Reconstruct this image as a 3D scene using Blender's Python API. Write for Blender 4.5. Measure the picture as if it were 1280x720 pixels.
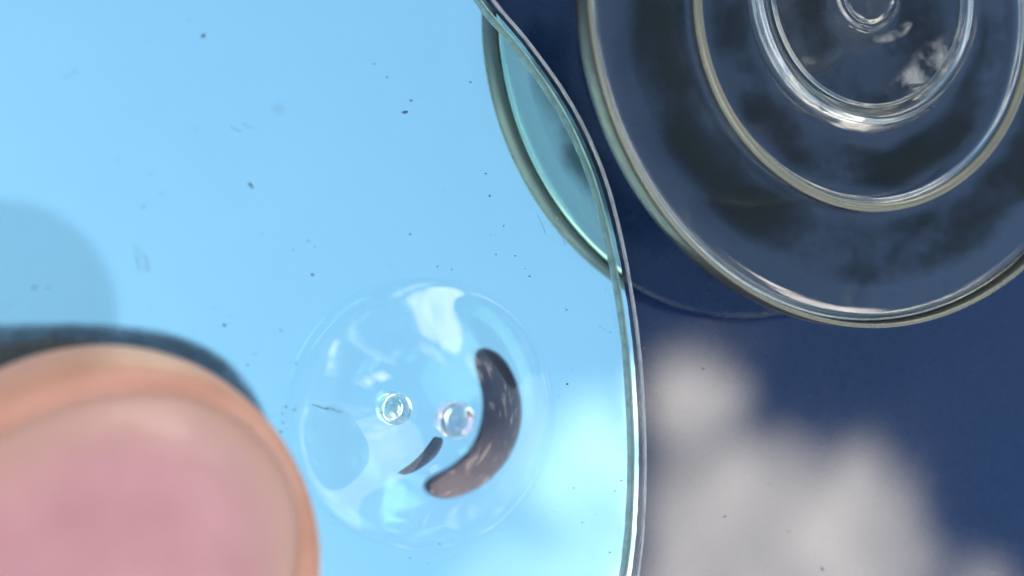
import bpy, bmesh, math, random
from mathutils import Vector, Matrix, noise

for o in list(bpy.data.objects):
    bpy.data.objects.remove(o, do_unlink=True)
SC = bpy.context.scene
COL = SC.collection
MM = 0.001
PI = math.pi

# ------------------------------------------------------------------ camera
TH = math.radians(24.0)            # the phone looks down at the mirror from one side
DIST = 100.0                       # mm from lens to the middle of the mirror
WIDE = 58.2                        # mm of mirror across the frame
VIEW = Vector((math.sin(TH), 0, -math.cos(TH)))
RIGHT = Vector((math.cos(TH), 0, math.sin(TH)))
UP = Vector((0, 1, 0))
EYE = -VIEW * DIST                 # mm
cam = bpy.data.cameras.new('camera')
co = bpy.data.objects.new('camera', cam)
COL.objects.link(co)
co.matrix_world = Matrix(((RIGHT.x, UP.x, -VIEW.x, EYE.x * MM), (RIGHT.y, UP.y, -VIEW.y, EYE.y * MM),
                          (RIGHT.z, UP.z, -VIEW.z, EYE.z * MM), (0, 0, 0, 1)))
cam.sensor_width = 36.0
cam.lens = 36.0 * DIST / WIDE
cam.clip_start = 0.005
cam.clip_end = 100.0
cam.dof.use_dof = True
cam.dof.focus_distance = (DIST + 2.4) * MM
cam.dof.aperture_fstop = cam.lens / 2.9
SC.camera = co
FPX = 1280.0 * DIST / WIDE


def ray(px, py):
    d = VIEW + RIGHT * ((px - 640) / FPX) + UP * ((360 - py) / FPX)
    return d.normalized()


def at(px, py, z=0.0):
    """point (mm) on the level z seen at a photograph pixel"""
    d = ray(px, py)
    t = (z - EYE.z) / d.z
    return EYE + d * t


def sky_at(px, py):
    d = ray(px, py)
    return Vector((d.x / -d.z, d.y / -d.z, 0))


# ------------------------------------------------------------------ sky and sun
SUN = Vector((-0.38, -0.42, 0.82)).normalized()
W = bpy.data.worlds.new('World')
SC.world = W
W.use_nodes = True
nt = W.node_tree
nt.nodes.clear()
N = nt.nodes.new
L = nt.links.new


def wmath(op, a, b=None, c=None, clamp=False):
    n = N('ShaderNodeMath')
    n.operation = op
    n.use_clamp = clamp
    for i, v in enumerate((a, b, c)):
        if v is None:
            continue
        if isinstance(v, (int, float)):
            n.inputs[i].default_value = v
        else:
            L(v, n.inputs[i])
    return n.outputs[0]


def wsmooth(v, lo, hi):
    n = N('ShaderNodeMapRange')
    n.interpolation_type = 'SMOOTHSTEP'
    L(v, n.inputs[0])
    n.inputs[1].default_value = lo
    n.inputs[2].default_value = hi
    return n.outputs[0]


sky = N('ShaderNodeTexSky')
sky.sky_type = 'NISHITA'
sky.sun_disc = False
sky.sun_elevation = math.asin(SUN.z)
sky.sun_rotation = math.atan2(SUN.x, SUN.y)
sky.air_density = 1.0
sky.dust_density = 0.6
sky.ozone_density = 0.4
tc = N('ShaderNodeTexCoord')
sep = N('ShaderNodeSeparateXYZ')
L(tc.outputs['Generated'], sep.inputs[0])
zc = wmath('MAXIMUM', sep.outputs[2], 0.06)
comb = N('ShaderNodeCombineXYZ')
L(wmath('DIVIDE', sep.outputs[0], zc), comb.inputs[0])
L(wmath('DIVIDE', sep.outputs[1], zc), comb.inputs[1])
# ragged cloud edges
nz = N('ShaderNodeTexNoise')
nz.inputs['Scale'].default_value = 26.0
nz.inputs['Detail'].default_value = 6.0
nz.inputs['Roughness'].default_value = 0.7
L(comb.outputs[0], nz.inputs['Vector'])
vm = N('ShaderNodeVectorMath')
vm.operation = 'MULTIPLY_ADD'
L(nz.outputs['Color'], vm.inputs[0])
vm.inputs[1].default_value = (0.052, 0.052, 0)
vm.inputs[2].default_value = (-0.026, -0.026, 0)
va = N('ShaderNodeVectorMath')
va.operation = 'ADD'
L(comb.outputs[0], va.inputs[0])
L(vm.outputs[0], va.inputs[1])
PX = 1.0 / FPX / math.cos(TH) ** 1.5
dens = None
# (pixel x, y, radius, weight): the cumulus heap that the navy panel mirrors, thin veil where the mirror sees its edge
for px, py, r, w in ((858, 498, 66, .95), (905, 505, 34, .8), (912, 645, 120, 1.0), (866, 585, 52, .9), (862, 690, 60, 1.0), (985, 590, 50, .8), (1110, 650, 60, .9), (1000, 650, 90, 1.0),
                     (1075, 600, 62, .9), (955, 610, 58, .75), (1040, 700, 110, 1.0), (1140, 690, 52, .85), (1225, 735, 48, .8), (900, 800, 150, 1.0),
                     (1100, 850, 140, 1.0), (742, 580, 96, .046), (768, 705, 100, .046), (640, 770, 100, .022)):
    p = sky_at(px, py)
    dn = N('ShaderNodeVectorMath')
    dn.operation = 'DISTANCE'
    L(va.outputs[0], dn.inputs[0])
    dn.inputs[1].default_value = p
    m = wmath('MULTIPLY', wsmooth(dn.outputs['Value'], r * PX * 1.15, r * PX * 0.55), w)
    dens = m if dens is None else wmath('MAXIMUM', dens, m)
# scattered clouds over the rest of the sky
nb = N('ShaderNodeTexNoise')
nb.inputs['Scale'].default_value = 1.5
nb.inputs['Detail'].default_value = 8.0
nb.inputs['Roughness'].default_value = 0.55
mpg = N('ShaderNodeMapping')
mpg.inputs['Location'].default_value = (3.1, 7.4, 0)
L(comb.outputs[0], mpg.inputs[0])
L(mpg.outputs[0], nb.inputs['Vector'])
dc = N('ShaderNodeVectorMath')
dc.operation = 'DISTANCE'
L(comb.outputs[0], dc.inputs[0])
dc.inputs[1].default_value = sky_at(600, 300)
far = wsmooth(dc.outputs['Value'], 0.55, 0.95)
dens2 = wmath('MULTIPLY', wsmooth(nb.outputs['Fac'], 0.54, 0.66), far)
dens = wmath('MAXIMUM', dens, wmath('MULTIPLY', wmath('MULTIPLY', dens2, 0.45), wsmooth(sep.outputs[2], 0.02, 0.2)))
# two more heaps, lower in the sky, that the curved plastic mirrors
nrm = N('ShaderNodeVectorMath')
nrm.operation = 'NORMALIZE'
L(tc.outputs['Generated'], nrm.inputs[0])
nd = N('ShaderNodeTexNoise')
nd.inputs['Scale'].default_value = 5.0
nd.inputs['Detail'].default_value = 6.0
L(nrm.outputs[0], nd.inputs['Vector'])
for dv, r in (((.46, .74, .48), .15), ((.24, .84, .46), .14), ((-.41, .436, .798), .06), ((-.52, .36, .77), .05)):
    dn = N('ShaderNodeVectorMath')
    dn.operation = 'DISTANCE'
    L(nrm.outputs[0], dn.inputs[0])
    dn.inputs[1].default_value = Vector(dv).normalized()
    e = wmath('MULTIPLY_ADD', nd.outputs['Fac'], .30, dn.outputs['Value'])
    dens = wmath('MAXIMUM', dens, wmath('MULTIPLY', wsmooth(e, r + .19, r + .09), 1.0))
# shading inside the cloud
nv = N('ShaderNodeTexNoise')
nv.inputs['Scale'].default_value = 21.0
nv.inputs['Detail'].default_value = 4.0
L(comb.outputs[0], nv.inputs['Vector'])
cr = N('ShaderNodeMapRange')
L(nv.outputs['Fac'], cr.inputs[0])
cr.inputs[1].default_value = 0.35
cr.inputs[2].default_value = 0.65
cr.inputs[3].default_value = 16.5
cr.inputs[4].default_value = 34.0
cc = N('ShaderNodeVectorMath')
cc.operation = 'SCALE'
cc.inputs[0].default_value = (1.0, 0.94, 0.85)
L(cr.outputs[0], cc.inputs['Scale'])
mx = N('ShaderNodeMix')
mx.data_type = 'RGBA'
L(dens, mx.inputs['Factor'])
L(sky.outputs[0], mx.inputs['A'])
L(cc.outputs[0], mx.inputs['B'])
bg = N('ShaderNodeBackground')
L(mx.outputs['Result'], bg.inputs[0])
bg.inputs[1].default_value = 0.15
wo = N('ShaderNodeOutputWorld')
L(bg.outputs[0], wo.inputs[0])

sl = bpy.data.lights.new('sun', 'SUN')
sl.energy = 0.5
sl.angle = math.radians(50.0)
sl.color = (1.0, 0.95, 0.88)
so = bpy.data.objects.new('sun', sl)
COL.objects.link(so)
so.rotation_euler = (-SUN).to_track_quat('-Z', 'Y').to_euler()
so.location = SUN * 0.5

vs = SC.view_settings
SC.display_settings.display_device = 'sRGB'
vs.view_transform = 'Standard'
vs.look = 'None'
vs.exposure = 1.50
vs.gamma = 1.0
vs.use_curve_mapping = False
SC.render.engine = 'CYCLES'
cy = SC.cycles
cy.max_bounces = 24
cy.transmission_bounces = 20
cy.glossy_bounces = 12
cy.transparent_max_bounces = 16
cy.diffuse_bounces = 4
cy.caustics_reflective = True
cy.caustics_refractive = True
cy.blur_glossy = 0.2
cy.sample_clamp_indirect = 6.0
cy.use_denoising = True


# ------------------------------------------------------------------ helpers
def mat(name):
    m = bpy.data.materials.new(name)
    m.use_nodes = True
    t = m.node_tree
    return m, t, t.nodes['Principled BSDF']


def nnoise(t, scale, detail=3.0, rough=0.5, coord='Object', vec=None):
    n = t.nodes.new('ShaderNodeTexNoise')
    n.inputs['Scale'].default_value = scale
    n.inputs['Detail'].default_value = detail
    n.inputs['Roughness'].default_value = rough
    if vec is None:
        c = t.nodes.new('ShaderNodeTexCoord')
        vec = c.outputs[coord]
    t.links.new(vec, n.inputs['Vector'])
    return n


def ramp(t, src, stops):
    r = t.nodes.new('ShaderNodeValToRGB')
    e = r.color_ramp.elements
    while len(e) > 1:
        e.remove(e[-1])
    for i, (p, c) in enumerate(stops):
        if not isinstance(c, tuple):
            c = (c, c, c)
        q = e[0] if i == 0 else e.new(p)
        q.position = p
        q.color = c + (1,)
    t.links.new(src, r.inputs[0])
    return r.outputs[0]


def bump(t, bsdf, h, strength, dist):
    b = t.nodes.new('ShaderNodeBump')
    b.inputs['Strength'].default_value = strength
    b.inputs['Distance'].default_value = dist
    t.links.new(h, b.inputs['Height'])
    t.links.new(b.outputs[0], bsdf.inputs['Normal'])


def mesh(name, verts, faces, m, parent=None, smooth=True, attr=None):
    me = bpy.data.meshes.new(name)
    me.from_pydata([tuple(c * MM for c in v) for v in verts], [], faces)
    bm = bmesh.new()
    bm.from_mesh(me)
    bmesh.ops.recalc_face_normals(bm, faces=bm.faces)
    bm.to_mesh(me)
    bm.free()
    if smooth:
        me.polygons.foreach_set('use_smooth', [True] * len(me.polygons))
    if attr is not None:
        a = me.attributes.new('cover', 'FLOAT', 'POINT')
        a.data.foreach_set('value', attr)
    me.materials.append(m)
    o = bpy.data.objects.new(name, me)
    COL.objects.link(o)
    if parent:
        o.parent = parent
    return o


def empty(name, loc):
    o = bpy.data.objects.new(name, None)
    o.location = Vector(loc) * MM
    o.empty_display_size = 0.005
    COL.objects.link(o)
    return o


def tag(o, label, cat, group=None, kind=None):
    o['label'] = label
    if cat:
        o['category'] = cat
    if group:
        o['group'] = group
    if kind:
        o['kind'] = kind


def loft(rings, cap0=True, cap1=True, close=True):
    """rings: equal-length lists of points"""
    n = len(rings[0])
    v = [p for r in rings for p in r]
    f = []
    for i in range(len(rings) - 1):
        for j in range(n if close else n - 1):
            k = (j + 1) % n
            f.append((i * n + j, i * n + k, (i + 1) * n + k, (i + 1) * n + j))
    if cap0:
        f.append(tuple(range(n - 1, -1, -1)))
    if cap1:
        f.append(tuple((len(rings) - 1) * n + j for j in range(n)))
    return v, f


def lathe(profile, seg=160, closed=True, wob=0.0, seed=0):
    """profile: (r, z) list, closed loop or open"""
    v, f = [], []
    n = len(profile)
    idx = []
    for i, (r, z) in enumerate(profile):
        if r < 1e-6:
            idx.append([len(v)] * seg)
            v.append((0, 0, z))
        else:
            row = []
            for s in range(seg):
                a = 2 * PI * s / seg
                k = 1.0
                dz = 0.0
                if wob:
                    w = noise.noise(Vector((math.cos(a) * 1.3 + seed, math.sin(a) * 1.3, r * 0.15)))
                    k = 1 + wob * w / max(r, 4)
                    dz = wob * 0.6 * noise.noise(Vector((math.cos(a) * 1.7, math.sin(a) * 1.7 + seed, r * 0.2 + 5)))
                row.append(len(v))
                v.append((math.cos(a) * r * k, math.sin(a) * r * k, z + dz))
            idx.append(row)
    for i in range(n if closed else n - 1):
        a, b = idx[i], idx[(i + 1) % n]
        for s in range(seg):
            t = (s + 1) % seg
            q = []
            for x in (a[s], a[t], b[t], b[s]):
                if x not in q:
                    q.append(x)
            if len(q) > 2:
                f.append(tuple(q))
    return v, f


def chaikin(pts, n=2, closed=True):
    for _ in range(n):
        out = []
        m = len(pts)
        for i in range(m if closed else m - 1):
            a, b = Vector(pts[i]), Vector(pts[(i + 1) % m])
            out.append(a * .75 + b * .25)
            out.append(a * .25 + b * .75)
        pts = out
    return [Vector(p) for p in pts]


def resample(pts, n, closed=True):
    pts = [Vector(p) for p in pts]
    if closed:
        pts = pts + [pts[0]]
    d = [0]
    for i in range(1, len(pts)):
        d.append(d[-1] + (pts[i] - pts[i - 1]).length)
    out, j = [], 0
    for k in range(n):
        t = d[-1] * k / n if closed else d[-1] * k / (n - 1)
        while j < len(d) - 2 and d[j + 1] < t:
            j += 1
        u = (t - d[j]) / max(d[j + 1] - d[j], 1e-9)
        out.append(pts[j].lerp(pts[j + 1], u))
    return out


def inset(pts, dist):
    """move every point of a closed outline inwards (counter-clockwise outline)"""
    n = len(pts)
    area = sum(pts[i].x * pts[(i + 1) % n].y - pts[(i + 1) % n].x * pts[i].y for i in range(n))
    s = 1 if area > 0 else -1
    out = []
    for i in range(n):
        t = (pts[(i + 1) % n] - pts[i - 1]).normalized()
        d = dist[i] if isinstance(dist, list) else dist
        out.append(pts[i] + Vector((-t.y, t.x, 0)) * d * s)
    return out


# ------------------------------------------------------------------ materials
def make_glass(name, col, rough, ior=1.5, smudge=0.0, scale=300.0):
    m, t, b = mat(name)
    b.inputs['Base Color'].default_value = col + (1,)
    b.inputs['Roughness'].default_value = rough
    b.inputs['IOR'].default_value = ior
    b.inputs['Transmission Weight'].default_value = 1.0
    if smudge:
        n = nnoise(t, scale, 6, .6)
        t.links.new(ramp(t, n.outputs['Fac'], [(.45, rough), (.75, rough + smudge)]), b.inputs['Roughness'])
    return m


M_SHEET = make_glass('mirror_glass', (0.96, 0.995, 0.99), 0.0, 1.34)
M_DISH = make_glass('dish_glass', (0.64, 0.66, 0.58), 0.03, 1.62, 0.10, 220)
M_BEAD = make_glass('bead_glass', (0.24, 0.22, 0.13), 0.16, 1.52, 0.15, 400)
M_BEAD.node_tree.nodes['Principled BSDF'].inputs['Transmission Weight'].default_value = .65
M_RIM = make_glass('rim_glass', (0.028, 0.028, 0.024), 0.30, 1.24, 0.15, 400)
M_RIM.node_tree.nodes['Principled BSDF'].inputs['Transmission Weight'].default_value = .15
M_NUB = make_glass('frosted_plastic', (0.62, 0.60, 0.62), 0.10, 1.42, 0.25, 900)
M_CUP = make_glass('clear_plastic', (0.985, 0.99, 0.99), 0.02, 1.24, 0.06, 260)

# thin clear foil: no bending of light, only the mirror-like share of its two faces
M_FOIL = bpy.data.materials.new('clear_foil')
M_FOIL.use_nodes = True
t = M_FOIL.node_tree
t.nodes.clear()
oo = t.nodes.new('ShaderNodeOutputMaterial')
ms = t.nodes.new('ShaderNodeMixShader')
tr = t.nodes.new('ShaderNodeBsdfTransparent')
tr.inputs[0].default_value = (.975, .985, .985, 1)
gs = t.nodes.new('ShaderNodeBsdfGlossy')
fr = t.nodes.new('ShaderNodeFresnel')
ge = t.nodes.new('ShaderNodeNewGeometry')            # the same share from either face of the foil
mi = t.nodes.new('ShaderNodeMapRange')
t.links.new(ge.outputs['Backfacing'], mi.inputs[0])
mi.inputs[3].default_value = 1.5
mi.inputs[4].default_value = 1 / 1.5
t.links.new(mi.outputs[0], fr.inputs[0])
n = nnoise(t, 240, 6, .6)
t.links.new(ramp(t, n.outputs['Fac'], [(.4, .03), (.75, .14)]), gs.inputs['Roughness'])
t.links.new(fr.outputs[0], ms.inputs[0])
t.links.new(tr.outputs[0], ms.inputs[1])
t.links.new(gs.outputs[0], ms.inputs[2])
t.links.new(ms.outputs[0], oo.inputs[0])

# panel: navy lacquer with a fine flake and dust
m, t, b = mat('navy_lacquer')
n = nnoise(t, 3600, 4, .7)
t.links.new(ramp(t, n.outputs['Fac'], [(.3, (.003, .010, .029)), (.7, (.006, .016, .042))]), b.inputs['Base Color'])
n2 = nnoise(t, 90, 6, .65)
t.links.new(ramp(t, n2.outputs['Fac'], [(.35, .03), (.8, .10)]), b.inputs['Roughness'])
b.inputs['IOR'].default_value = 1.52
M_PANEL = m

m, t, b = mat('silver')
b.inputs['Metallic'].default_value = 1
n1 = nnoise(t, 60, 7, .65)
t.links.new(ramp(t, n1.outputs['Fac'], [(.3, (.635, .965, .835)), (.7, (.685, 1.0, .87))]), b.inputs['Base Color'])
n2 = nnoise(t, 120, 6, .6)
t.links.new(ramp(t, n2.outputs['Fac'], [(.4, .004), (.8, .02)]), b.inputs['Roughness'])
M_SILVER = m

m, t, b = mat('backing_paint')
b.inputs['Base Color'].default_value = (.09, .11, .12, 1)
b.inputs['Roughness'].default_value = .6
M_BACK = m

m, t, b = mat('ground_edge')
n = nnoise(t, 1500, 5, .6)
t.links.new(ramp(t, n.outputs['Fac'], [(.3, (.24, .21, .225)), (.7, (.42, .37, .39))]), b.inputs['Base Color'])
b.inputs['Roughness'].default_value = .5
b.inputs['Transmission Weight'].default_value = .25
b.inputs['Specular IOR Level'].default_value = .2
bump(t, b, n.outputs['Fac'], .6, .0003)
M_EDGE = m


def cover_mat(name, col, rough, ior=1.45, gain=1.0, grain=None):
    """a thin coat that thins out towards its own border (attribute cover)"""
    m, t, b = mat(name)
    b.inputs['Base Color'].default_value = col + (1,)
    b.inputs['Roughness'].default_value = rough
    b.inputs['IOR'].default_value = ior
    at_ = t.nodes.new('ShaderNodeAttribute')
    at_.attribute_name = 'cover'
    mm = t.nodes.new('ShaderNodeMath')
    mm.operation = 'MULTIPLY'
    mm.inputs[1].default_value = gain
    t.links.new(at_.outputs['Fac'], mm.inputs[0])
    src = mm.outputs[0]
    if grain:
        n = nnoise(t, grain, 5, .6)
        k = t.nodes.new('ShaderNodeMath')
        k.operation = 'MULTIPLY'
        t.links.new(ramp(t, n.outputs['Fac'], [(.3, .6), (.65, 1.0)]), k.inputs[0])
        t.links.new(src, k.inputs[1])
        src = k.outputs[0]
    t.links.new(src, b.inputs['Alpha'])
    return m


M_TEAL_BAND = cover_mat('teal_band', (.016, .046, .052), .25, 1.5, .97, 700)
M_GREY_DISC = cover_mat('grey_disc', (.10, .20, .25), .5, 1.4, .16)
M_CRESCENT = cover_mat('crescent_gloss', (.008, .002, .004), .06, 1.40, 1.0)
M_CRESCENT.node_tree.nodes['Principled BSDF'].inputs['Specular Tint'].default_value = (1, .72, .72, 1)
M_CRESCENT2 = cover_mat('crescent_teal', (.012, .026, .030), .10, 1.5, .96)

m, t, b = mat('dust')
n = nnoise(t, 4000, 2)
t.links.new(ramp(t, n.outputs['Fac'], [(.35, (.02, .025, .03)), (.62, (.06, .07, .08)), (.72, (.5, .5, .48))]), b.inputs['Base Color'])
b.inputs['Roughness'].default_value = .7
M_DUST = m
m, t, b = mat('pale_dust')
b.inputs['Base Color'].default_value = (.12, .13, .15, 1)
M_PALE = m

m, t, b = mat('skin')
n = nnoise(t, 260, 4, .6)
t.links.new(ramp(t, n.outputs['Fac'], [(.3, (.325, .145, .078)), (.7, (.42, .20, .125))]), b.inputs['Base Color'])
b.inputs['Roughness'].default_value = .5
b.inputs['Subsurface Weight'].default_value = .6
b.inputs['Subsurface Radius'].default_value = (1.0, .35, .2)
b.inputs['Subsurface Scale'].default_value = .0022
wv = nnoise(t, 1400, 4, .7)
bump(t, b, wv.outputs['Fac'], .25, .0002)
M_SKIN = m
m, t, b = mat('nail')
n = nnoise(t, 210, 4, .55)
pink = ramp(t, n.outputs['Fac'], [(.3, (.335, .145, .13)), (.7, (.40, .19, .17))])
ca = t.nodes.new('ShaderNodeAttribute')
ca.attribute_name = 'cover'
mxn = t.nodes.new('ShaderNodeMix')
mxn.data_type = 'RGBA'
t.links.new(ca.outputs['Fac'], mxn.inputs['Factor'])
mxn.inputs['A'].default_value = (.36, .185, .125, 1)
t.links.new(pink, mxn.inputs['B'])
t.links.new(mxn.outputs['Result'], b.inputs['Base Color'])
b.inputs['Roughness'].default_value = .36
b.inputs['Subsurface Weight'].default_value = .5
b.inputs['Subsurface Radius'].default_value = (1.0, .4, .3)
b.inputs['Subsurface Scale'].default_value = .0016
n3 = nnoise(t, 330, 3, .5)
bump(t, b, n3.outputs['Fac'], .35, .0006)
M_NAIL = m

# ------------------------------------------------------------------ the panel
ZP = -1.85                                     # mm, top of the panel below the mirror face
R0 = 900.0
v = [(-R0, -R0, ZP), (R0, -R0, ZP), (R0, R0, ZP), (-R0, R0, ZP),
     (-R0, -R0, ZP - 12), (R0, -R0, ZP - 12), (R0, R0, ZP - 12), (-R0, R0, ZP - 12)]
f = [(0, 1, 2, 3), (7, 6, 5, 4), (0, 4, 5, 1), (1, 5, 6, 2), (2, 6, 7, 3), (3, 7, 4, 0)]
panel = mesh('ground', v, f, M_PANEL, smooth=False)
panel['kind'] = 'structure'
panel['label'] = 'glossy navy lacquered panel reflecting blue sky and white cloud'

# ------------------------------------------------------------------ the mirror
mirror = empty('mirror', (0, 0, 0))
tag(mirror, 'irregular piece of mirror glass with a curved edge, reflecting pale blue sky', 'mirror')
pix = [(582, -60), (620, 0), (664, 48), (722, 130), (761, 215), (783, 300), (797, 380), (806, 450), (811, 540), (811, 630),
       (804, 715), (786, 800), (720, 900), (600, 990), (350, 1030), (50, 1020), (-260, 960), (-420, 780), (-470, 450),
       (-420, 100), (-260, -160), (0, -290), (250, -300), (450, -200)]
out = resample(chaikin([at(x, y, 0) for x, y in pix], 3), 420)
out = [Vector((p.x, p.y, 0)) for p in out]
rnd = random.Random(5)


def rough_edge(pts, amp, sc=1.2, seed=0.0):
    return inset(pts, [amp * noise.fractal(Vector((p.x * sc, p.y * sc, seed)), 1.0, 2.0, 4) for p in pts])


TK = 0.9
rings = []
for d, z, a, s in ((.0, -TK + .15, .02, 2), (.0, -.36, .02, 2), (.03, -.20, .02, 3), (.20, -.03, .035, 4), (.26, 0.0, .045, 5)):
    rings.append([Vector((p.x, p.y, z)) for p in rough_edge(inset(out, d), a, 1.0, s)])
bot = [Vector((p.x, p.y, -TK)) for p in rough_edge(inset(out, .06), .02, 1, 6)]
v, f = loft([bot] + rings)
gl = mesh('glass_sheet', v, f, M_SHEET, mirror, smooth=False)
gl.data.materials.append(M_EDGE)
n = len(out)
for p in gl.data.polygons:
    c = p.center.z / MM
    if len(p.vertices) == 4:
        p.material_index = 1 if -TK < c < -.01 else 0
sv = [Vector((p.x, p.y, -TK - .50)) for p in rough_edge(inset(out, .07), .03, 2.6, 8)]
mesh('silver_layer', sv, [tuple(range(n))], M_SILVER, mirror, smooth=False)
bk0 = [Vector((p.x, p.y, -TK - .53)) for p in inset(out, .10)]
bk1 = [Vector((p.x, p.y, -TK - .85)) for p in inset(out, .10)]
v, f = loft([bk1, bk0])
mesh('backing', v, f, M_BACK, mirror, smooth=False)


def graded(name, pts, m, parent, z, soft, bulge=0.0, tilt=(0, 0), n=120, origin=None, steps=6):
    """flat patch whose cover fades out over its outer `soft` mm"""
    pts = resample(pts, n)
    c = sum((Vector(p) for p in pts), Vector()) / n
    rows, cov = [], []
    for k in range(steps + 1):
        u = k / steps
        q = inset(pts, soft * u)
        for p in q:
            rows.append((p.x, p.y, z + bulge * math.sin(u * PI / 2) + tilt[0] * (p.x - c.x) + tilt[1] * (p.y - c.y)))
            cov.append(u * u * (3 - 2 * u))
    f = []
    for k in range(steps):
        for i in range(n):
            j = (i + 1) % n
            f.append((k * n + i, k * n + j, (k + 1) * n + j, (k + 1) * n + i))
    f.append(tuple(steps * n + i for i in range(n)))
    o = mesh(name, rows, f, m, parent, True, cov)
    return o


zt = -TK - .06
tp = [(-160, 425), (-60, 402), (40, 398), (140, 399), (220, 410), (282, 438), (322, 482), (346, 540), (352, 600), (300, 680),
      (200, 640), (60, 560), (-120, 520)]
teal_band = graded('dark_teal_band', [at(x, y, zt) for x, y in [tuple(p)[:2] for p in chaikin([Vector((a, b, 0)) for a, b in tp], 2)]],
                 M_TEAL_BAND, mirror, zt, .75)  # dark teal band along the thumb, thinning out at its border
teal_band['label'] = 'dark teal band along the thumb'
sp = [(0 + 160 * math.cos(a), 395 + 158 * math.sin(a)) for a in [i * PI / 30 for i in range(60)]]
disc = graded('grey_disc', [at(x, y, zt) for x, y in sp], M_GREY_DISC, mirror, zt + .006, 1.0)  # faint grey disc, slightly darker than the mirror around it
disc['label'] = 'faint round grey disc above the thumb'

M_SMEAR = cover_mat('tan_smear', (.35, .28, .22), .6, 1.3, .10, 500)
for pl, soft, lb in (([(166, 300), (174, 305), (184, 325), (188, 345), (182, 342), (172, 322)], .22, 'faint tan smear'),
                     ([(690, 255), (697, 258), (712, 290), (716, 312), (708, 306), (697, 280)], .2, 'faint pale smear by the curved edge'),
                     ([(340, 128), (350, 124), (360, 132), (360, 144), (350, 148), (341, 141)], .3, 'small round grey blot')):
    o = graded('smear', [at(x, y, zt) for x, y in [tuple(p)[:2] for p in chaikin([Vector((a, b, 0)) for a, b in pl], 2)]], M_SMEAR, mirror, zt + .012, soft)
    o['label'] = lb

# ------------------------------------------------------------------ clear plastic cup on the mirror
cb = at(538, 519, 0)
cup = empty('clear_plastic_cup', (cb.x, cb.y, 0))
tag(cup, 'small clear plastic suction cup with a nub, stuck on the mirror beside the thumb', 'suction cup')
Rb, H, tk = 7.7, 2.9, .10
prof = []
def dome(r):                                   # bell outline
    u = min(r / Rb, 1)
    return H * (1 - u ** 2.2) ** 1.5
rs = [Rb * i / 48 for i in range(49)]
outer = [(0, H + .03)] + [(r, dome(r) + .03) for r in rs[1:]]
v, f = lathe(outer, 160, closed=False, wob=.02, seed=2)
mesh('bell', v, f, M_FOIL, cup)
# nub on the crown
v, f = lathe([(0, H + .09), (.8, H + .06), (.95, H + .2), (.92, H + .7), (1.0, H + 1.05), (.92, H + 1.3), (.6, H + 1.36), (.45, H + 1.2), (.28, H + 1.15), (0, H + 1.15)],
             64, closed=False, wob=.05, seed=4)
mesh('nub', v, f, M_NUB, cup)
# crescents: dark gloss patches painted in for reflections in the cup wall
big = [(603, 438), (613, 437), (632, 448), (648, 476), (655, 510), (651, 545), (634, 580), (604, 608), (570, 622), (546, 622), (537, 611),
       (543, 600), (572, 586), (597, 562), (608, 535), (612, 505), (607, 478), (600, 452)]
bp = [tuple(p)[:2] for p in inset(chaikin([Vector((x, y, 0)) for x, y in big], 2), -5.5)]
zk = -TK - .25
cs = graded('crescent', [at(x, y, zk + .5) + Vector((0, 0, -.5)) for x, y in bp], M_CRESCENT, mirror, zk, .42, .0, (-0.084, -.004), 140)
cs['label'] = 'large dark navy crescent reflection turning mauve at its lower end'
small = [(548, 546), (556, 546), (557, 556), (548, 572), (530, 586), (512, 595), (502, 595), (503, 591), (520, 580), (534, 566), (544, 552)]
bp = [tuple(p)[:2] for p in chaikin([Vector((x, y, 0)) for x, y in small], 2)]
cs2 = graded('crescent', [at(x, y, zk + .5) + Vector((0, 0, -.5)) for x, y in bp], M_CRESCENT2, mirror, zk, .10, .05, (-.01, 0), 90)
cs2['label'] = 'small teal crescent reflection'

# ------------------------------------------------------------------ glass dish standing on the panel
ZR = 6.2
dcx = at(1096, 6, ZR)
dish = empty('glass_dish', (dcx.x, dcx.y, ZP))
tag(dish, 'clear pressed glass dish with concentric rings standing on the navy panel beside the mirror', 'dish')
z0 = .03
HR = ZR - ZP                                   # rim height over the panel
rim_r = 18.4
prof = [(0, HR - 2.5), (6.6, HR - 2.5), (7.2, HR - 2.4), (7.8, HR - 2.05), (8.4, HR - 2.0),
        (12.0, HR - 1.9), (17.6, HR - 1.7), (18.2, HR - 1.6), (rim_r, HR - 1.3), (rim_r, HR - .7), (rim_r - .15, HR - .45), (rim_r - .6, HR - .38), (16.2, HR - .42),
        (12.5, HR - .66), (12.25, HR - .66), (12.0, HR - .66), (11.45, HR - .72), (11.3, HR - .95), (11.0, HR - 1.02),
        (7.9, HR - 1.1), (7.75, HR - 1.04), (7.65, HR - .88), (7.5, HR - .84), (7.35, HR - .9), (7.22, HR - 1.1), (7.0, HR - 1.3), (6.6, HR - 1.36),
        (5.0, HR - 1.4), (2.5, HR - 1.42), (2.3, HR - 1.38), (2.15, HR - 1.26), (2.0, HR - 1.23), (1.85, HR - 1.27), (1.7, HR - 1.4), (1.3, HR - 1.46), (0, HR - 1.46)]


def fillet(p, n=1):
    for _ in range(n):
        q = [p[0]]
        for a, b in zip(p[:-1], p[1:]):
            q.append((a[0] * .75 + b[0] * .25, a[1] * .75 + b[1] * .25))
            q.append((a[0] * .25 + b[0] * .75, a[1] * .25 + b[1] * .75))
        q.append(p[-1])
        p = q
    return p


v, f = lathe(fillet(prof, 1), 220, closed=False, wob=.10, seed=1)


def off_centre(p):                             # the well was pressed a little off centre
    k = max(0, min(1, (10.6 - math.hypot(p[0], p[1])) / 2.4))
    k = k * k * (3 - 2 * k)
    return (p[0] + .35 * k, p[1] + 1.0 * k, p[2])


v = [off_centre(p) for p in v]
mesh('bowl', v, f, M_DISH, dish)


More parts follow.
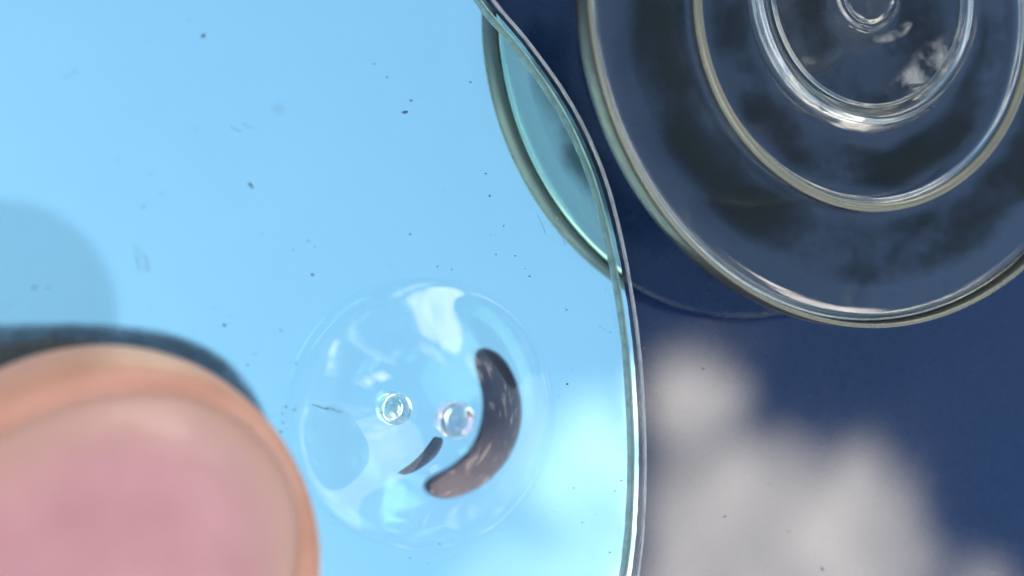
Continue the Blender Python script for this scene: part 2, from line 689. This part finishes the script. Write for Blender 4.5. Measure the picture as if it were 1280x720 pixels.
def bead(name, r, z, w, h, m, wob=.1, seed=3, dx=0, dy=0):
    pr = [(r + math.cos(a) * w, z + h + math.sin(a) * h) for a in [i * 2 * PI / 16 for i in range(16)]]
    v, f = lathe(pr, 180, closed=True, wob=wob, seed=seed)
    o = mesh(name, v, f, m, dish)
    o.location = Vector((dx, dy, 0)) * MM
    return o


bead('inner_ring', 6.75, HR - 1.27, .12, .12, M_DISH, .08, 1, .35, 1.0)
bead('bead_ring', 11.78, HR - .66, .27, .25, M_BEAD, .10, 1)
# skirt that closes the rim
pr = [(18.46, HR - 1.8), (18.58, HR - 1.95), (18.74, HR - 1.8), (18.82, HR - 1.2), (18.84, HR - .4), (18.80, HR - .25), (18.70, HR - .16), (18.58, HR - .25), (18.5, HR - .5), (18.44, HR - 1.2)]
v, f = lathe(pr, 220, closed=True, wob=.08, seed=1)
mesh('rim_skirt', v, f, M_RIM, dish)
bead('rim_lip', 18.70, HR - .14, .13, .11, M_BEAD, .08, 1)
# stem under the middle
pr = [(0, z0), (3.2, z0), (3.4, z0 + .25), (2.9, z0 + .6), (2.1, z0 + 1.4), (1.9, z0 + 3.0), (2.2, HR - 2.9), (2.6, HR - 2.56), (0, HR - 2.56)]
v, f = lathe(pr, 80, closed=False, wob=.05, seed=6)
mesh('stem', v, f, M_RIM, dish)

# dark tree reflections painted on the dish steps, murky film in the middle
m, t, b = mat('reflection_murk')
b.inputs['Base Color'].default_value = (.006, .009, .008, 1)
b.inputs['Roughness'].default_value = .55
b.inputs['Specular IOR Level'].default_value = .08
n = nnoise(t, 130, 5, .55)
gm = nnoise(t, 1400, 4, .6)
mixn = t.nodes.new('ShaderNodeMath')
mixn.operation = 'MULTIPLY_ADD'
t.links.new(gm.outputs['Fac'], mixn.inputs[0])
mixn.inputs[1].default_value = .10
t.links.new(n.outputs['Fac'], mixn.inputs[2])
fa = t.nodes.new('ShaderNodeAttribute')
fa.attribute_name = 'cover'
fm = t.nodes.new('ShaderNodeMath')
fm.operation = 'MULTIPLY'
t.links.new(ramp(t, mixn.outputs[0], [(.48, .06), (.64, .78)]), fm.inputs[0])
t.links.new(fa.outputs['Fac'], fm.inputs[1])
t.links.new(fm.outputs[0], b.inputs['Alpha'])


def fade(v, r0, r1):
    c = []
    for p in v:
        a = math.atan2(p[1], p[0])
        u = (math.hypot(p[0], p[1]) - r0) / (r1 - r0) + .16 * noise.fractal(Vector((math.cos(a) * 3, math.sin(a) * 3, r0)), 1, 2, 4)
        q = max(0, min(1, u / .25, (1 - u) / .3))
        c.append(q * q * (3 - 2 * q))
    return c


M_REFL_MURK = m
pr = [(8.1 + 2.8 * i / 8, HR - 1.1 + .08 * i / 8 + .09) for i in range(9)]
v, f = lathe(pr, 160, closed=False, wob=.10, seed=1)
film_and_reflection = mesh('reflection_murk', v, f, M_REFL_MURK, dish, True, fade(v, 8.0, 10.95))
film_and_reflection['label'] = 'patchy dark tree reflections on the inner step of the dish'
pr = [(2.6 + 4.0 * i / 8, HR - 1.42 + .05 * i / 8 + .08) for i in range(9)]
v, f = lathe(pr, 120, closed=False, wob=.10, seed=1)
film_and_reflection = mesh('reflection_murk', v, f, M_REFL_MURK, dish, True, fade(v, 2.4, 6.7))
film_and_reflection['label'] = 'patchy dark murky film in the middle of the dish'
pr = [(12.4 + 4.0 * i / 10, HR - .66 + .23 * i / 10 + .09) for i in range(11)]
v, f = lathe(pr, 160, closed=False, wob=.10, seed=1)
film_and_reflection = mesh('reflection_murk', v, f, M_REFL_MURK, dish, True, fade(v, 12.3, 16.5))
film_and_reflection['label'] = 'patchy dark tree reflections on the outer step of the dish'

# white cloud reflections in the middle, painted as pale patches
M_CLOUD_GLINT = cover_mat('cloud_glint', (.26, .25, .22), .8, 1.2, .6, 620)
for nd_ in M_CLOUD_GLINT.node_tree.nodes:
    if nd_.type == 'VALTORGB':
        nd_.color_ramp.elements[0].color = (.02, .02, .02, 1)
        nd_.color_ramp.elements[0].position = .42
zr = ZP + HR - 1.16
for pl, soft in (([(1092, 118), (1128, 84), (1150, 56), (1178, 40), (1205, 48), (1214, 78), (1200, 104), (1170, 122), (1130, 130)], .7),
                 ([(948, 92), (985, 78), (1010, 66), (1030, 72), (1012, 88), (975, 97)], .35),
                 ([(1085, 40), (1110, 42), (1136, 22), (1146, 26), (1128, 50), (1092, 54)], .25),
                 ([(960, 128), (1010, 132), (1085, 142), (1170, 130), (1175, 138), (1100, 154), (1020, 148)], .22)):
    rs_ = random.Random(len(pl))
    o = graded('cloud_reflection', [at(x, y, zr) - Vector((dcx.x, dcx.y, ZP)) for x, y in [tuple(p)[:2] for p in chaikin([Vector((a + rs_.uniform(-5, 5), b + rs_.uniform(-5, 5), 0)) for a, b in pl], 2)]],
               M_CLOUD_GLINT, dish, HR - 1.16, soft)

# ------------------------------------------------------------------ thumb
def make_thumb():
    root = empty('person', (0, 0, 0))
    tag(root, 'bare thumb with a pink nail pressing down on the mirror', 'thumb')
    tipc = at(118, 716, 6.5)
    ang = math.radians(24)
    ax = Vector((math.cos(ang), math.sin(ang), 0))
    pe = Vector((-math.sin(ang), math.cos(ang), 0))
    RW = 10.7
    NO = 0.6

    def section(s):
        """s mm behind the tip centre (negative: towards the tip): half width, top z, bottom z"""
        if s <= 0:
            u = min(-s / 11.0, 1)
            k = math.sqrt(max(1 - u ** 2.15, 0))
            return RW * k, 6.0 + 6.6 * k ** .9, 6.0 - 5.75 * k ** .7
        w = RW + .25 * math.sin(min(s / 14, 1) * PI) - .9 * math.exp(-((s - 24) / 7) ** 2) + .9 * math.exp(-((s - 36) / 8) ** 2) + max(0, s - 45) * .18
        top = 12.6 + .10 * s + 1.2 * math.exp(-((s - 33) / 8) ** 2)
        bot = .25 + max(0, s - 8) * .16
        return w, top, bot
    ss = [-11 * math.sin(i / 22 * PI / 2) for i in range(22, 0, -1)] + [i * 1.4 for i in range(0, 50)]
    NN = 72
    rings = []

    HWN, FR = 8.0, 9.9

    def nail_dist(s, y):
        if s < 0:
            return (math.hypot((y - NO) / HWN, s / FR) - 1) * HWN
        return abs(y - NO) - HWN

    def skin_top(s, y):
        w, top, bot = section(s)
        mid = (top + bot) / 2
        q = min(abs(y) / max(w, 1e-3), .999)
        sa = math.sqrt(1 - q ** (2 / .92))
        return mid + (top - mid) * sa ** .85
    for s in ss:
        w, top, bot = section(s)
        r = []
        mid = (top + bot) / 2
        for j in range(NN):
            a = 2 * PI * j / NN
            ca, sa = math.cos(a), math.sin(a)
            y = w * (abs(ca) ** .92) * (1 if ca > 0 else -1)
            if sa > 0:
                z = mid + (top - mid) * sa ** .85
            else:
                z = mid - (mid - bot) * (-sa) ** .62
            if sa > 0:
                # lateral nail folds and the rim in front of the nail
                d = nail_dist(s, y)
                along = 1 / (1 + math.exp((s - 10) * .9))
                z += along * min(sa * 2, 1) * (.5 * math.exp(-((d - 1.0) / .9) ** 2) - .95 / (1 + math.exp((d + .1) * 3.0)))
                z += .45 * math.exp(-((s - 12.2) / 1.8) ** 2) * (1 - min(abs(y) / 10, 1))
                # knuckle creases
                for q in (30.5, 33.5, 37):
                    z -= .4 * math.exp(-((s - q - .3 * math.sin(y)) / .5) ** 2)
            z += .22 * noise.noise(Vector((s * .22, y * .22, 3.3)))
            r.append(tipc - ax * s + pe * y + Vector((0, 0, z - tipc.z)))
        rings.append(r)
    v, f = loft(rings)
    body = mesh('thumb_skin', v, f, M_SKIN, root)
    sub = body.modifiers.new('sub', 'SUBSURF')
    sub.levels = sub.render_levels = 1
    # nail plate
    vs_, fs_, cv_ = [], [], []
    NS, NT = 40, 32
    for i in range(NS + 1):
        u = i / NS
        sl_ = -FR + (FR + 9.6) * (u ** 1.5)
        hw = HWN * math.sqrt(max(1 - (min(sl_, 0) / FR) ** 2, .0008))
        for j in range(NT + 1):
            tt = -1 + 2 * j / NT
            y = tt * hw + NO
            z = skin_top(sl_, y) + .22 * noise.noise(Vector((sl_ * .22, y * .22, 3.3))) - .22 - .35 * abs(tt) ** 6
            e = max(0, min(1, -nail_dist(sl_, y) / 3.8))
            cv_.append(e * e * (3 - 2 * e))
            vs_.append(tipc - ax * sl_ + pe * y + Vector((0, 0, z - tipc.z)))
    for i in range(NS):
        for j in range(NT):
            a = i * (NT + 1) + j
            fs_.append((a, a + 1, a + NT + 2, a + NT + 1))
    nail = mesh('nail', vs_, fs_, M_NAIL, root, True, cv_)
    sm = nail.modifiers.new('thick', 'SOLIDIFY')
    sm.thickness = .35 * MM
    sm.offset = -1
    return root


make_thumb()

# ------------------------------------------------------------------ dust
def specks(name, spots, z, m, label, kind='stuff'):
    v, f = [], []
    r_ = random.Random(11)
    for px, py, s in spots:
        c = at(px, py, z)
        for q in range(r_.choice((1, 1, 2, 3))):
            cc = c + Vector((r_.uniform(-1, 1), r_.uniform(-1, 1), 0)) * s * .9
            k = len(v)
            nn = 7
            sx = s * r_.uniform(.4, 1.0)
            for lay, zz in ((1, .01), (.75, s * .45)):
                for i in range(nn):
                    a = 2 * PI * i / nn
                    rr = sx * lay * r_.uniform(.55, 1.2)
                    v.append((cc.x + rr * math.cos(a), cc.y + rr * math.sin(a) * .8, z + zz))
            for i in range(nn):
                j = (i + 1) % nn
                f.append((k + i, k + j, k + nn + j, k + nn + i))
            f.append(tuple(k + nn + i for i in range(nn)))
            f.append(tuple(k + nn - 1 - i for i in range(nn)))
    o = mesh(name, v, f, m, None, smooth=False)
    o['kind'] = kind
    o['label'] = label
    o['category'] = 'dust'
    return o


rd = random.Random(3)
sp = [(252, 46, .12), (466, 82, .08), (482, 96, .07), (588, 102, .10), (505, 139, .13), (514, 127, .11), (312, 232, .13), (50, 149, .06), (200, 241, .08),
      (177, 258, .06), (390, 345, .09), (384, 300, .07), (511, 294, .08), (605, 217, .07), (610, 245, .06), (369, 455, .13), (42, 361, .09), (60, 358, .08),
      (66, 365, .05), (112, 382, .05), (318, 441, .09), (280, 406, .09), (350, 414, .08), (308, 456, .05), (356, 508, .05), (352, 516, .05), (352, 528, .05),
      (350, 540, .06), (628, 282, .05), (612, 293, .06), (641, 320, .06), (655, 336, .05), (660, 345, .06), (545, 334, .05), (706, 480, .07), (548, 680, .05),
      (560, 695, .05), (726, 652, .04), (760, 690, .04), (775, 600, .05), (365, 312, .05), (240, 292, .05), (34, 416, .10), (37, 421, .08), (705, 386, .07)]
for _ in range(70):
    sp.append((rd.uniform(5, 770), rd.uniform(5, 710), rd.uniform(.015, .045)))
for _ in range(46):                            # grime gathers along the cut edge, round the cup and by the thumb
    q = rd.choice([(640, 60), (690, 130), (730, 215), (755, 300), (772, 380), (783, 450), (788, 540), (787, 630)])
    sp.append((q[0] - rd.uniform(4, 26), q[1] + rd.uniform(-45, 45), rd.uniform(.012, .04)))
for _ in range(26):
    a = rd.uniform(0, 2 * PI)
    sp.append((535 + math.cos(a) * rd.uniform(165, 195), 518 + math.sin(a) * rd.uniform(165, 195), rd.uniform(.012, .04)))
for _ in range(22):
    sp.append((rd.uniform(0, 340), 395 + rd.uniform(-18, 22) + max(0, 0), rd.uniform(.012, .05)))
specks('dust_specks', sp, -TK - .47, M_DUST, 'scattered dark specks all over the mirror')
sp = [(rd.uniform(640, 1275), rd.uniform(270, 715), rd.uniform(.015, .05)) for _ in range(40)] + [(880, 461, .12), (987, 664, .12), (905, 646, .1), (1030, 712, .14), (1240, 712, .14)]
specks('panel_dust', sp, ZP + .01, M_PALE, 'pale dust specks scattered on the navy panel')


def fibre(pts, r):
    q = chaikin([at(x, y, .02 + r) for x, y in pts], 2, closed=False)
    rows = []
    for i, p in enumerate(q):
        d = (q[min(i + 1, len(q) - 1)] - q[max(i - 1, 0)]).normalized()
        sd = Vector((-d.y, d.x, 0))
        rows.append([p + sd * r * math.cos(a) + Vector((0, 0, r * math.sin(a))) for a in [k * PI / 3 for k in range(6)]])
    return loft(rows)


allv, allf = [], []
for pts, r in (([(402, 508), (415, 511), (432, 518)], .022), ([(404, 507), (420, 514), (434, 515)], .014), ([(178, 312), (184, 326), (188, 345)], .016),
               ([(690, 262), (699, 276), (706, 300)], .012), ([(604, 590), (611, 596), (620, 595)], .014), ([(86, 92), (93, 88), (101, 90)], .012),
               ([(300, 150), (309, 158), (321, 160)], .010)):
    v, f = fibre(pts, r)
    k = len(allv)
    allv += v
    allf += [tuple(i + k for i in q) for q in f]
fo = mesh('lint', allv, allf, M_DUST)
fo['kind'] = 'stuff'
fo['label'] = 'fine lint fibres lying on the mirror glass'
fo['category'] = 'lint'
